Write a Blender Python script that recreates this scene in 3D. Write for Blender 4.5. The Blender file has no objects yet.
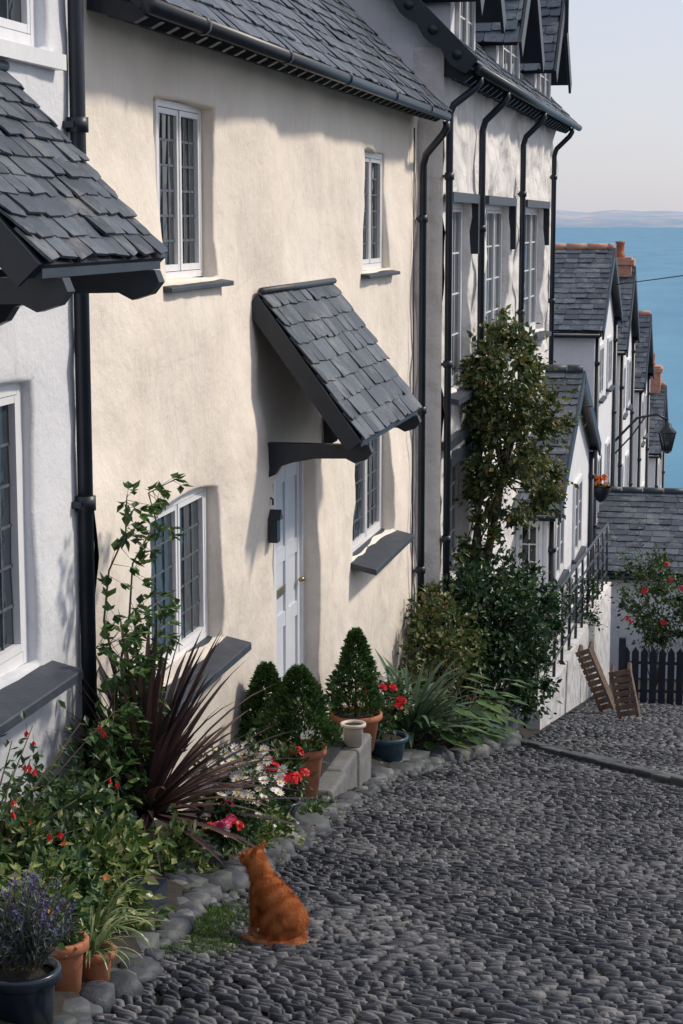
import bpy, bmesh, math, random
import numpy as np
from mathutils import Vector, Matrix, noise
random.seed(7); rng=np.random.default_rng(7)
scene=bpy.context.scene
R=random.random
def ru(a,b): return a+(b-a)*random.random()
def gz(y,x=0):
    if y<38: return -(1.5+.2*y)
    return max(-(9.1+.45*(y-38)),-90)
# ------------------------------------------------------------ materials
class NT:
    def __init__(s,name):
        s.m=bpy.data.materials.new(name); s.m.use_nodes=True; s.t=s.m.node_tree; s.n=s.t.nodes; s.l=s.t.links
        s.b=s.n['Principled BSDF']
    def add(s,t,**k):
        n=s.n.new(t)
        for a,v in k.items(): setattr(n,a,v)
        return n
    def link(s,a,b): s.l.new(a,b)
    def coord(s,kind='Object',scale=(1,1,1)):
        tc=s.add('ShaderNodeTexCoord'); mp=s.add('ShaderNodeMapping'); mp.inputs['Scale'].default_value=scale
        s.link(tc.outputs[kind],mp.inputs['Vector']); return mp.outputs[0]
    def noise(s,vec,scale,detail=4,rough=.6,dist=0):
        n=s.add('ShaderNodeTexNoise'); n.inputs['Scale'].default_value=scale; n.inputs['Detail'].default_value=detail
        n.inputs['Roughness'].default_value=rough; n.inputs['Distortion'].default_value=dist
        if vec: s.link(vec,n.inputs['Vector'])
        return n.outputs['Fac']
    def ramp(s,fac,stops):
        r=s.add('ShaderNodeValToRGB'); e=r.color_ramp.elements
        while len(e)<len(stops): e.new(.5)
        for i,(p,c) in enumerate(stops):
            e[i].position=p; e[i].color=(c[0],c[1],c[2],1) if not isinstance(c,(int,float)) else (c,c,c,1)
        s.link(fac,r.inputs[0]); return r.outputs[0]
    def mix(s,fac,a,b,mode='MIX'):
        m=s.add('ShaderNodeMix',data_type='RGBA',blend_type=mode)
        for sock,v in ((m.inputs[0],fac),(m.inputs[6],a),(m.inputs[7],b)):
            if isinstance(v,(int,float)): sock.default_value=v
            elif isinstance(v,tuple): sock.default_value=(v[0],v[1],v[2],1)
            else: s.link(v,sock)
        return m.outputs[2]
    def bump(s,h,strength=.3,dist=.02,prev=None):
        b=s.add('ShaderNodeBump'); b.inputs['Strength'].default_value=strength; b.inputs['Distance'].default_value=dist
        s.link(h,b.inputs['Height'])
        if prev: s.link(prev,b.inputs['Normal'])
        return b.outputs[0]
    def col(s,c):
        if isinstance(c,tuple): s.b.inputs['Base Color'].default_value=(c[0],c[1],c[2],1)
        else: s.link(c,s.b.inputs['Base Color'])
    def rough(s,r):
        if isinstance(r,(int,float)): s.b.inputs['Roughness'].default_value=r
        else: s.link(r,s.b.inputs['Roughness'])
    def nrm(s,n): s.link(n,s.b.inputs['Normal'])
    def island(s): return s.add('ShaderNodeNewGeometry').outputs['Random Per Island']

def m_simple(name,c1,c2,scale=8,rough=.6,bump=.2,bd=.01,metal=0):
    t=NT(name); v=t.coord(); f=t.noise(v,scale,3)
    t.col(t.ramp(f,[(.3,c1),(.7,c2)])); t.rough(rough)
    if bump: t.nrm(t.bump(t.noise(v,scale*5,3),bump,bd))
    t.b.inputs['Metallic'].default_value=metal
    return t.m
def m_wall(name,base,stain,damp,zlow,zhigh,lump=.25,stone=0,streak=.3):
    t=NT(name); v=t.coord()
    big=t.noise(v,.9,6,.65,.4); mid=t.noise(v,4,5,.7)
    c=t.mix(t.ramp(big,[(.40,0),(.70,1)]),base,stain)
    c=t.mix(t.ramp(mid,[(.5,0),(.8,.5)]),c,tuple(x*.85 for x in base))
    v2=t.coord(scale=(6,6,.5)); st=t.noise(v2,1.2,5,.6)
    c=t.mix(t.ramp(st,[(.58,0),(.82,streak)]),c,damp)
    sep=t.add('ShaderNodeSeparateXYZ'); g=t.add('ShaderNodeNewGeometry'); t.link(g.outputs['Position'],sep.inputs[0])
    ad=t.add('ShaderNodeMath',operation='MULTIPLY_ADD'); t.link(sep.outputs[1],ad.inputs[0]); ad.inputs[1].default_value=.2; t.link(sep.outputs[2],ad.inputs[2])
    n2=t.add('ShaderNodeMath',operation='MULTIPLY_ADD'); t.link(mid,n2.inputs[0]); n2.inputs[1].default_value=-1.2; t.link(ad.outputs[0],n2.inputs[2])
    mr=t.add('ShaderNodeMapRange'); t.link(n2.outputs[0],mr.inputs[0]); mr.inputs[1].default_value=zlow-1.5; mr.inputs[2].default_value=zhigh-1.5
    mr.inputs[3].default_value=.75; mr.inputs[4].default_value=0
    c=t.mix(mr.outputs[0],c,damp)
    vo=t.add('ShaderNodeTexVoronoi',feature='DISTANCE_TO_EDGE'); vo.inputs['Scale'].default_value=.7
    dv=t.mix(.3,v,t.add('ShaderNodeTexNoise').outputs['Color']); t.link(dv,vo.inputs['Vector'])
    cr=t.ramp(vo.outputs['Distance'],[(0,.16),(.006,0)])
    c=t.mix(cr,c,damp)
    t.col(c); t.rough(.85)
    b=t.bump(t.noise(v,2.5,3,.5),lump,.08); b=t.bump(t.noise(v,26,5,.7),.4,.016,b)
    if stone:
        vo=t.add('ShaderNodeTexVoronoi',feature='SMOOTH_F1'); vo.inputs['Scale'].default_value=4.5; t.link(v,vo.inputs['Vector'])
        dn=t.add('ShaderNodeMath',operation='MULTIPLY_ADD'); t.link(mid,dn.inputs[0]); dn.inputs[1].default_value=.5; t.link(vo.outputs['Distance'],dn.inputs[2])
        b=t.bump(dn.outputs[0],stone,.07,b)
    t.nrm(b); return t.m
def m_island(name,stops,rough=.5,bump=.3,bscale=25,spec=None,lich=None,ls=3):
    t=NT(name); v=t.coord(); c=t.ramp(t.island(),stops)
    n=t.noise(v,bscale*.6,4,.7)
    c=t.mix(t.ramp(n,[(.3,.5),(.7,0)]),c,(0.01,.012,.018))
    if lich: c=t.mix(t.ramp(t.noise(v,ls,5,.75),[(.52,0),(.66,.65)]),c,lich)
    t.col(c); t.rough(rough); t.nrm(t.bump(n,bump,.012))
    if spec is not None: t.b.inputs['Specular IOR Level'].default_value=spec
    return t.m
def m_leaf(name,stops,rough=.45,trans=.22):
    t=NT(name); c=t.ramp(t.island(),stops); t.col(c); t.rough(rough)
    tr=t.add('ShaderNodeBsdfTranslucent'); t.link(c,tr.inputs[0])
    mx=t.add('ShaderNodeMixShader'); mx.inputs[0].default_value=trans
    t.link(t.b.outputs[0],mx.inputs[1]); t.link(tr.outputs[0],mx.inputs[2])
    t.link(mx.outputs[0],t.n['Material Output'].inputs[0]); return t.m
M={}
M['cream']=m_wall('cream_plaster',(.88,.81,.71),(.80,.72,.615),(.46,.43,.39),.1,1.3,.4,0,.28)
M['white']=m_wall('white_limewash',(.76,.78,.81),(.68,.70,.74),(.38,.41,.45),.0,.9,.25)
M['stonew']=m_wall('whitewashed_stone',(.82,.80,.77),(.66,.65,.64),(.38,.40,.42),.1,1.4,.3,.9)
M['slate']=m_island('slate',[(0,(.024,.040,.062)),(.5,(.050,.078,.112)),(.85,(.08,.112,.145)),(1,(.15,.18,.21))],.45,.5,22,lich=(.17,.19,.19),ls=3.5)
M['slateold']=m_island('old_mossy_slate',[(0,(.022,.036,.055)),(.5,(.05,.073,.10)),(1,(.11,.14,.17))],.5,.6,18,lich=(.20,.205,.195),ls=4)
M['black']=m_simple('black_paint',(.008,.014,.024),(.016,.025,.038),6,.42,.15,.004)
M['iron']=m_simple('black_iron',(.010,.016,.026),(.02,.028,.04),10,.35,.1,.003,.0)
M['lead']=m_simple('lead_came',(.05,.06,.075),(.12,.14,.16),20,.5,.1,.002)
M['frame']=m_simple('white_joinery_paint',(.72,.74,.76),(.80,.81,.82),12,.4,.08,.002)
M['door']=m_simple('grey_white_door_paint',(.56,.60,.66),(.66,.70,.75),3,.4,.1,.003)
M['sill']=m_simple('slate_sill',(.020,.028,.042),(.042,.054,.072),9,.5,.35,.008)
M['stone']=m_island('border_stone',[(0,(.03,.038,.05)),(.5,(.06,.07,.085)),(.9,(.11,.12,.13)),(1,(.18,.18,.18))],.65,.9,16,lich=(.06,.085,.03),ls=5)
M['cobble']=m_island('cobble_stone',[(0,(.018,.023,.033)),(.45,(.042,.051,.066)),(.82,(.088,.098,.115)),(1,(.22,.22,.225))],.55,.5,40,spec=.35,lich=(.115,.115,.12),ls=1.1)
M['slab']=m_island('door_slab_stone',[(0,(.15,.155,.16)),(1,(.22,.22,.215))],.8,.9,12,lich=(.10,.115,.08),ls=5)
M['terra']=m_simple('terracotta',(.32,.11,.05),(.46,.18,.09),7,.75,.3,.006)
M['darkpot']=m_simple('glazed_blue_pot',(.008,.014,.024),(.018,.03,.046),5,.25,.1,.004)
M['bluepot']=m_simple('blue_green_glazed_pot',(.02,.06,.085),(.04,.09,.12),5,.3,.1,.004)
M['creampot']=m_simple('cream_ceramic',(.50,.45,.37),(.60,.55,.46),8,.5,.1,.004)
M['soil']=m_simple('soil',(.012,.010,.008),(.035,.028,.02),14,.95,.8,.03)
M['wood']=m_simple('weathered_wood',(.08,.052,.04),(.17,.12,.09),12,.8,.5,.01)
M['brick']=m_simple('orange_brick',(.42,.20,.13),(.58,.33,.24),9,.8,.4,.01)
M['mat']=m_simple('rubber_mat',(.015,.017,.02),(.03,.033,.038),60,.9,.9,.01)
M['brass']=m_simple('brass',(.35,.25,.12),(.45,.33,.16),10,.35,0,.01,1)
t=NT('window_glass'); v=t.coord(); t.col(t.ramp(t.noise(v,1.3,3),[(.35,(.010,.016,.022)),(.7,(.06,.075,.085))])); t.rough(.06); t.b.inputs['IOR'].default_value=1.5
t.nrm(t.bump(t.noise(v,3.5,2),.14,.03)); M['glass']=t.m
GR=[(0,(.012,.034,.014)),(.5,(.038,.088,.028)),(.85,(.080,.150,.04)),(1,(.15,.21,.07))]
M['leaf']=m_leaf('leaf_green',GR)
M['leafdk']=m_leaf('leaf_dark_green',[(0,(.008,.026,.012)),(.5,(.024,.064,.025)),(.9,(.050,.11,.038)),(1,(.10,.16,.05))])
M['leafbox']=m_leaf('leaf_box_green',[(0,(.014,.046,.016)),(.5,(.044,.108,.030)),(.9,(.09,.17,.042)),(1,(.14,.21,.05))])
M['leafyel']=m_leaf('leaf_variegated',[(0,(.03,.08,.02)),(.45,(.09,.16,.035)),(.8,(.22,.27,.07)),(1,(.40,.40,.18))])
M['leafaut']=m_leaf('leaf_climber',[(0,(.022,.046,.016)),(.5,(.068,.11,.034)),(.80,(.14,.17,.05)),(.94,(.24,.22,.06)),(1,(.28,.15,.05))])
M['phorm']=m_leaf('bronze_blade',[(0,(.022,.015,.018)),(.5,(.055,.034,.038)),(.85,(.11,.06,.055)),(1,(.17,.11,.08))],.4,.12)
M['blade']=m_leaf('blade_green',[(0,(.02,.06,.035)),(.5,(.05,.11,.06)),(1,(.14,.21,.11))],.4,.15)
M['bladev']=m_leaf('blade_variegated',[(0,(.05,.11,.04)),(.5,(.13,.20,.07)),(1,(.35,.38,.18))],.4,.2)
M['lav']=m_leaf('lavender_leaf',[(0,(.04,.07,.065)),(.6,(.10,.15,.14)),(.85,(.15,.19,.19)),(1,(.12,.08,.24))],.6,.15)
M['purple']=m_leaf('purple_petal',[(0,(.09,.06,.22)),(1,(.18,.13,.38))],.6,.2)
M['red']=m_leaf('red_petal',[(0,(.50,.01,.015)),(.6,(.70,.02,.025)),(1,(.78,.06,.06))],.5,.25)
M['pink']=m_leaf('pink_petal',[(0,(.60,.04,.14)),(1,(.78,.14,.28))],.5,.2)
M['whitep']=m_leaf('white_petal',[(0,(.72,.70,.68)),(1,(.85,.84,.82))],.5,.2)
M['yellow']=m_leaf('yellow_petal',[(0,(.65,.40,.03)),(1,(.75,.52,.06))],.5,.1)
M['orangef']=m_leaf('orange_petal',[(0,(.65,.12,.02)),(1,(.75,.22,.04))],.5,.1)
M['stem']=m_simple('stem',(.05,.045,.02),(.09,.07,.035),12,.7,0)
M['grass']=m_leaf('grass_blade',[(0,(.03,.075,.012)),(.6,(.075,.155,.025)),(1,(.15,.22,.05))],.6,.2)
M['bark']=m_simple('bark',(.05,.035,.025),(.11,.085,.06),10,.9,.7,.02)
# ------------------------------------------------------------ mesh builder
class MB:
    def __init__(s): s.v=[];s.f=[];s.mi=[];s.sm=[]
    def add(s,vs,fs,mi=0,sm=False):
        o=len(s.v); s.v.extend([tuple(p) for p in vs])
        for f in fs: s.f.append([o+i for i in f]); s.mi.append(mi); s.sm.append(sm)
    def obj(s,name,mats,parent=None,recalc=False):
        me=bpy.data.meshes.new(name); me.from_pydata(s.v,[],s.f)
        if mats==['frame']: mats=['frame','lead']
        for m in mats: me.materials.append(M[m] if isinstance(m,str) else m)
        me.polygons.foreach_set('material_index',s.mi); me.polygons.foreach_set('use_smooth',s.sm)
        if recalc:
            bm=bmesh.new(); bm.from_mesh(me); bmesh.ops.recalc_face_normals(bm,faces=bm.faces); bm.to_mesh(me); bm.free()
        me.update(); o=bpy.data.objects.new(name,me); scene.collection.objects.link(o)
        if parent: o.parent=parent
        return o
def empty(name):
    e=bpy.data.objects.new(name,None); scene.collection.objects.link(e); return e
V=Vector
XA,YA,ZA=V((1,0,0)),V((0,1,0)),V((0,0,1))
def obox(mb,o,U,W,N,ur,wr,nr,mi=0):
    o=V(o);vs=[o+U*a+W*b+N*c for c in nr for b in wr for a in ur]
    mb.add(vs,[(0,1,3,2),(4,6,7,5),(0,4,5,1),(2,3,7,6),(0,2,6,4),(1,5,7,3)],mi)
def box(mb,x,y,z,mi=0): obox(mb,(0,0,0),XA,YA,ZA,x,y,z,mi)
def prism(mb,pts,o,A,B,N,th,mi=0,sm=False):
    o=V(o);n=len(pts); vs=[o+A*a+B*b for a,b in pts]+[o+A*a+B*b+N*th for a,b in pts]
    mb.add(vs,[tuple(range(n))[::-1],tuple(range(n,2*n))]+[(i,(i+1)%n,n+(i+1)%n,n+i) for i in range(n)],mi,sm)
def tube(mb,pts,rs,mi=0,seg=8,caps=True,sm=True):
    pts=[V(p) for p in pts]; n=len(pts)
    if isinstance(rs,(int,float)): rs=[rs]*n
    vs=[];up=None
    for i,p in enumerate(pts):
        d=(pts[min(i+1,n-1)]-pts[max(i-1,0)]).normalized()
        if up is None: up=d.orthogonal().normalized()
        a=(up-d*up.dot(d)); a=a.normalized() if a.length>1e-5 else d.orthogonal().normalized(); up=a; b=d.cross(a)
        for k in range(seg):
            t=2*math.pi*k/seg; vs.append(p+(a*math.cos(t)+b*math.sin(t))*rs[i])
    fs=[(i*seg+k,i*seg+(k+1)%seg,(i+1)*seg+(k+1)%seg,(i+1)*seg+k) for i in range(n-1) for k in range(seg)]
    if caps: fs+=[tuple(range(seg))[::-1],tuple((n-1)*seg+k for k in range(seg))]
    mb.add(vs,fs,mi,sm)
def lathe(mb,c,prof,mi=0,seg=28,wob=0):
    c=V(c);vs=[];n=len(prof)
    for r,z in prof:
        for k in range(seg):
            t=2*math.pi*k/seg; vs.append(c+V((r*math.cos(t),r*math.sin(t),z)))
    fs=[(i*seg+k,i*seg+(k+1)%seg,(i+1)*seg+(k+1)%seg,(i+1)*seg+k) for i in range(n-1) for k in range(seg)]
    fs.append(tuple(range(seg))[::-1]); mb.add(vs,fs,mi,True)
def pot(mb,c,r,h,mi=0,smi=1,taper=.72,rim=.012):
    lathe(mb,c,[(r*taper,0),(r*(taper+(1-taper)*.8)-.004,h*.8),(r*.985-.004,h*.82),(r+rim*.3,h*.84),(r+rim,h*.86),(r+rim,h-.004),(r+rim-.004,h),(r-.008,h),(r-.012,h*.9)],mi)
    seg=20; c=V(c); vs=[c+V((0,0,h*.9))]+[c+V(((r-.010)*math.cos(2*math.pi*k/seg),(r-.010)*math.sin(2*math.pi*k/seg),h*.885)) for k in range(seg)]
    mb.add(vs,[(0,1+k,1+(k+1)%seg) for k in range(seg)],smi,True)
# ------------------------------------------------------------ plants
def rdir():
    while 1:
        v=V((ru(-1,1),ru(-1,1),ru(-1,1)))
        if .05<v.length<1: return v.normalized()
def leaf(mb,p,d,L,W,mi=0,fold=.25,up=ZA):
    d=d.normalized(); s=d.cross(up); s=s.normalized() if s.length>1e-4 else XA.copy(); n=s.cross(d)
    m=p+d*L*.45-n*fold*W
    tip=p+d*L-n*.12*L
    mb.add([p,m+s*W*.5+n*fold*W,tip,m-s*W*.5+n*fold*W,m],[(0,4,1),(4,2,1),(0,3,4),(3,2,4)],mi,False)
def foliage(mb,blobs,n,L,W,mi=0,clumps=30,cr=.22,down=.0,surf=.55):
    tot=sum(b[1][0]*b[1][1]*b[1][2] for b in blobs)
    for c,r in blobs:
        c=V(c); k=r[0]*r[1]*r[2]/tot; nc=max(3,int(clumps*k)); cl=[]
        for _ in range(nc):
            d=rdir(); q=(surf+(1-surf)*R())*ru(.82,1.14); cl.append((V((d.x*r[0],d.y*r[1],d.z*r[2]))*q,ru(.6,1.3)))
        rm=(r[0]+r[1]+r[2])/3
        for _ in range(int(n*k)):
            cc,sz=random.choice(cl); o=rdir()*abs(random.gauss(0,1))*cr*rm*sz
            p=cc+o; out=(p+rdir()*.5*rm); out.z-=down*rm
            dd=(out.normalized()+rdir()*.8); nn=rdir()+ZA*.8+p.normalized()*.5
            s=ru(.6,1.25); leaf(mb,c+p,dd,L*s,W*s,mi,up=nn)
def blades(mb,c,n,L,W,mi=0,spread=1.0,droop=.6,up0=.3,seg=7,fold=.15):
    c=V(c)
    for i in range(n):
        az=ru(0,2*math.pi); el=math.pi/2-spread*ru(0.05,1)**.8; l=L*ru(.6,1.1); w=W*ru(.7,1.2)
        h=V((math.cos(az),math.sin(az),0)); p=c+h*ru(0,.04); side=h.cross(ZA)
        vs=[];dr=droop*ru(.3,1.3)
        for k in range(seg+1):
            t=k/seg; e=el-dr*t*t*1.6
            if k: p=p+(h*math.cos(e)+ZA*math.sin(e))*l/seg
            ww=w*.5*(math.sin(math.pi*min(1,.25+t*.75))**.6 if t<1 else 0.02)
            nn=h*-math.sin(e)+ZA*math.cos(e)
            vs+= [p-side*ww+nn*ww*fold*2,p-nn*ww*.0,p+side*ww+nn*ww*fold*2]
        fs=[]
        for k in range(seg): 
            a=k*3; fs+=[(a,a+1,a+4,a+3),(a+1,a+2,a+5,a+4)]
        mb.add(vs,fs,mi,False)
def flower(mb,p,r,mi,n=5,cmi=None,nrm=None,wide=.7):
    nrm=(nrm or (rdir()*.6+ZA*.6+V((.2,-.6,0)))).normalized(); a=nrm.orthogonal().normalized(); b=nrm.cross(a)
    for k in range(n):
        t=2*math.pi*(k+.3*R())/n; d=a*math.cos(t)+b*math.sin(t)+nrm*.25; s=nrm.cross(d).normalized()
        mb.add([p,p+d*r*.6+s*r*wide*.45,p+d*r,p+d*r*.6-s*r*wide*.45],[(0,1,2,3)],mi)
    if cmi is not None:
        q=p+nrm*r*.18; m=6
        mb.add([q+nrm*r*.1]+[q+(a*math.cos(2*math.pi*k/m)+b*math.sin(2*math.pi*k/m))*r*.28 for k in range(m)],[(0,1+k,1+(k+1)%m) for k in range(m)],cmi)
def cluster(mb,p,r,mi,n=16):
    for _ in range(n):
        d=rdir(); d.z=abs(d.z)*.8+.05; flower(mb,V(p)+d*r*.8,r*.5,mi,5,nrm=d,wide=1.0)
def twigs(mb,base,blobs,n,r0=.012,mi=0):
    base=V(base)
    for _ in range(n):
        c,r=random.choice(blobs); c=V(c); d=rdir(); e=c+V((d.x*r[0],d.y*r[1],d.z*r[2]))*.8
        m=(base+e)*.5+rdir()*.12*(e-base).length; tube(mb,[base,m,e],[r0,r0*.65,r0*.25],mi,5,False)
# ------------------------------------------------------------ roofs, walls, windows
def slates(mb,P0,U,Vv,L,S,w,h,mi=0,flip=False):
    P0=V(P0);U=V(U).normalized();Vv=V(Vv).normalized();N=U.cross(Vv).normalized()
    if N.z<0: N=-N
    rows=int(S/h)+1; 
    for r in range(rows):
        v0=r*h; u=-w*(.5 if r%2 else 0)-R()*w*.15
        if v0>S: break
        while u<L:
            ww=w*ru(.75,1.25); a=max(u,-.01)+.003; b=min(u+ww,L+.01)-.003; u+=ww
            if b-a<.03: continue
            j0,j1=ru(-.014,.012),ru(-.014,.012); n0=ru(.014,.028); v1=min(v0+h*1.35,S+.02); sk=ru(-.006,.006); th=ru(.007,.013)
            q=lambda uu,vv,nn:P0+U*uu+Vv*vv+N*nn
            c=min(.03,w*.14)*R()
            vs=[q(a+c,v0-.02+j0,n0),q(b-c,v0-.02+j1,n0+sk),q(b,v1,.002),q(a,v1,.002),q(a,v0+.01+j0,n0-.001),q(b,v0+.01+j1,n0-.001+sk)]
            vs+= [p+N*th for p in vs]
            mb.add(vs,[(6,7,11,10),(10,11,8,9),(0,1,7,6),(1,5,11,7),(5,2,8,11),(4,0,6,10),(3,4,10,9)],mi)
def roofplane(mb,P0,U,Vv,L,S,w,h,smi=0,dmi=1,th=.05):
    P0=V(P0);U=V(U).normalized();Vv=V(Vv).normalized();N=U.cross(Vv).normalized()
    if N.z<0:N=-N
    obox(mb,P0,U,Vv,N,(0,L),(0,S),(-th,-.002),dmi)
    slates(mb,P0,U,Vv,L,S,w,h,smi)
def fillr(a,b,st):
    n=max(1,int(round((b-a)/st))); return [a+(b-a)*i/n for i in range(n)]
def wallgrid(mb,x,yr,zr,ops,step=.14,amp=.02,mi=0,seed=0,fr=.9):
    ye=sorted(set([yr[0],yr[1]]+[o['y'][k] for o in ops for k in (0,1)])); ze=sorted(set([zr[0],zr[1]]+[o['z'][k] for o in ops for k in (0,1)]))
    Ys=[];Zs=[]
    for a,b in zip(ye,ye[1:]): Ys+=fillr(a,b,step)
    Ys.append(ye[-1])
    for a,b in zip(ze,ze[1:]): Zs+=fillr(a,b,step)
    Zs.append(ze[-1])
    idx={};vs=[];fs=[]
    def pos(y,z):
        dx=amp*noise.noise(V((y*fr,z*fr,seed)))*1.6+amp*.45*noise.noise(V((y*4,z*4,seed+9)))
        for o in ops:
            if o['y'][0]-1e-6<=y<=o['y'][1]+1e-6 and abs(z-o['z'][1])<1e-6:
                m=(o['y'][0]+o['y'][1])/2; z=z+o.get('arch',0)*(1-((y-m)/(m-o['y'][0]))**2); break
        return x+dx,y+.014*noise.noise(V((y*2,z*2,5))),z+.014*noise.noise(V((y*2,z*2,8)))
    def vid(i,j):
        if (i,j) not in idx: idx[(i,j)]=len(vs); vs.append(pos(Ys[i],Zs[j]))
        return idx[(i,j)]
    def inside(y,z):
        for o in ops:
            if o['y'][0]<y<o['y'][1] and o['z'][0]<z<o['z'][1]: return True
    for i in range(len(Ys)-1):
        for j in range(len(Zs)-1):
            if not inside((Ys[i]+Ys[i+1])/2,(Zs[j]+Zs[j+1])/2): fs.append((vid(i,j),vid(i+1,j),vid(i+1,j+1),vid(i,j+1)))
    for o in ops:
        i0,i1=Ys.index(o['y'][0]),Ys.index(o['y'][1]); j0,j1=Zs.index(o['z'][0]),Zs.index(o['z'][1])
        per=[(i,j0) for i in range(i0,i1)]+[(i1,j) for j in range(j0,j1)]+[(i,j1) for i in range(i1,i0,-1)]+[(i0,j) for j in range(j1,j0,-1)]
        bk={}
        for (i,j) in per:
            p=vs[vid(i,j)]; w=o['y'][1]-o['y'][0]; sp=o.get('sp',0); y=o['y'][0]+sp+(Ys[i]-o['y'][0])*(w-sp)/w
            bk[(i,j)]=len(vs); vs.append((x-o['rec'],y,p[2]))
        for a,b in zip(per,per[1:]+per[:1]): fs.append((vid(*b),vid(*a),bk[a],bk[b]))
    mb.add(vs,fs,mi,True)
def window(mf,mg,o,U,N,w,h,ncas=2,nr=4,nc=3,fw=.05,fmi=0,gmi=0,lead=True):
    """o=bottom-left of outer face"""
    U=V(U);N=V(N);b=lambda u0,u1,z0,z1,n0,n1,m=fmi:obox(mf,o,U,ZA,N,(u0,u1),(z0,z1),(n0,n1),m)
    b(0,fw,0,h,-.05,0); b(w-fw,w,0,h,-.05,0); b(fw+.0005,w-fw-.0005,0,fw,-.05,-.001); b(fw+.0005,w-fw-.0005,h-fw,h,-.05,-.001)
    iw=(w-2*fw)/ncas; lm=1 if lead else 0; bw=.007 if lead else .009
    for c in range(ncas):
        u0=fw+c*iw+.004;u1=u0+iw-.008;s=.032;z0,z1=fw+.004,h-fw-.004;n=-.008+.006*c
        b(u0,u0+s,z0,z1,-.045,n);b(u1-s,u1,z0,z1,-.045,n);b(u0+s+.0004,u1-s-.0004,z0,z0+s*1.2,-.045,n-.001);b(u0+s+.0004,u1-s-.0004,z1-s,z1,-.045,n-.001)
        for k in range(1,nc):
            uu=u0+s+(u1-u0-2*s)*k/nc; b(uu-bw,uu+bw,z0+s,z1-s,-.034,-.024,lm)
        for k in range(1,nr):
            zz=z0+s+(z1-z0-2*s)*k/nr; b(u0+s,u1-s,zz-bw,zz+bw,-.035,-.0255,lm)
        for i in range(nc):
            for j in range(nr):
                a0=u0+s+(u1-u0-2*s)*i/nc;a1=u0+s+(u1-u0-2*s)*(i+1)/nc;c0=z0+s+(z1-z0-2*s)*j/nr;c1=z0+s+(z1-z0-2*s)*(j+1)/nr
                t=[ru(-.0035,.0035) for _ in range(4)]
                mg.add([V(o)+U*p+ZA*q+N*(-.031+t[k]) for k,(p,q) in enumerate(((a0,c0),(a1,c0),(a1,c1),(a0,c1)))],[(0,1,2,3)],gmi)
def sill(mb,x0,x1,y0,y1,z,th=.045,drop=.05,mi=0):
    mb.add([(x0,y0,z),(x1,y0,z-drop),(x1,y1,z-drop),(x0,y1,z)]+[(x0,y0,z-th),(x1,y0,z-drop-th),(x1,y1,z-drop-th),(x0,y1,z-th)],[(0,1,2,3),(7,6,5,4),(0,4,5,1),(1,5,6,2),(2,6,7,3),(3,7,4,0)],mi)
def pipe(mb,x,y,z0,z1,r=.042,mi=0,collars=None,swan=None):
    pts=[(x,y,z0),(x,y,z1)]
    if swan:
        sx,sy,sz=swan; pts=[(x,y,z0),(x,y,z1),(x+(sx-x)*.12,y+(sy-y)*.12,z1+(sz-z1)*.25),(x+(sx-x)*.85,y+(sy-y)*.85,z1+(sz-z1)*.7),(sx,sy,z1+(sz-z1)*.85),(sx,sy,sz)]
    tube(mb,pts,r,mi,10)
    z=z0+.3
    while z<z1:
        tube(mb,[(x,y,z),(x,y,z+.07)],r*1.35,mi,10); obox(mb,(x,y,z+.02),XA,YA,ZA,(-r*1.6,0),(-r*2.1,r*2.1),(0,.03),mi); z+=ru(1.5,1.9)
def bracket(mb,xw,xe,y,z,mi=0,th=.08):
    L=xe-xw
    prism(mb,[(0,0),(L,0),(L+.02,-.05),(L-.02,-.10),(L-.10,-.125),(L-.16,-.095),(L*.5,-.10),(L*.3,-.13),(.13,-.16),(.09,-.22),(0,-.26)],(xw,y,z),XA,ZA,YA,th,mi)
def canopy(name,xw,zw,xe,ze,y0,y1,brk_z,sw=.2,sh=.155):
    E=empty(name); d=V((xw-xe,0,zw-ze)); S=d.length; mb=MB(); roofplane(mb,(xe,y0,ze),YA,d,y1-y0,S,sw,sh,0,1,.045)
    mb.obj('slate_roof',['slateold','black'],E)
    mb=MB(); dn=d.normalized(); N=V((-dn.z,0,dn.x)); N=N if N.z>0 else -N
    for y in (y0-.035,y1+.003): obox(mb,(xe,y,ze),YA,dn,N,(0,.032),(-.02,S-.01),(-.12,-.004))
    obox(mb,(xe,y0,ze),YA,dn,N,(0,y1-y0),(-.025,-.002),(-.07,-.003))
    n=5
    for k in range(n):
        y=y0+.1+(y1-y0-.26)*k/(n-1); obox(mb,(xe,y,ze),YA,dn,N,(0,.05),(.02,S-.02),(-.10,-.047))
    bracket(mb,xw-.02,xe+.03,y0+.14,brk_z); bracket(mb,xw-.02,xe+.03,y1-.2,brk_z)
    obox(mb,(xe+.02,y0+.02,brk_z),XA,YA,ZA,(-.09,-.02),(0,y1-y0-.04),(.001,.06))
    mb.obj('timber_brackets',['black'],E)
    mb=MB(); tube(mb,[(xw+.02,y0,zw+.02),(xw+.02,y1,zw+.02)],.025,0,8); mb.obj('lead_flashing',['sill'],E)
    return E
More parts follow.
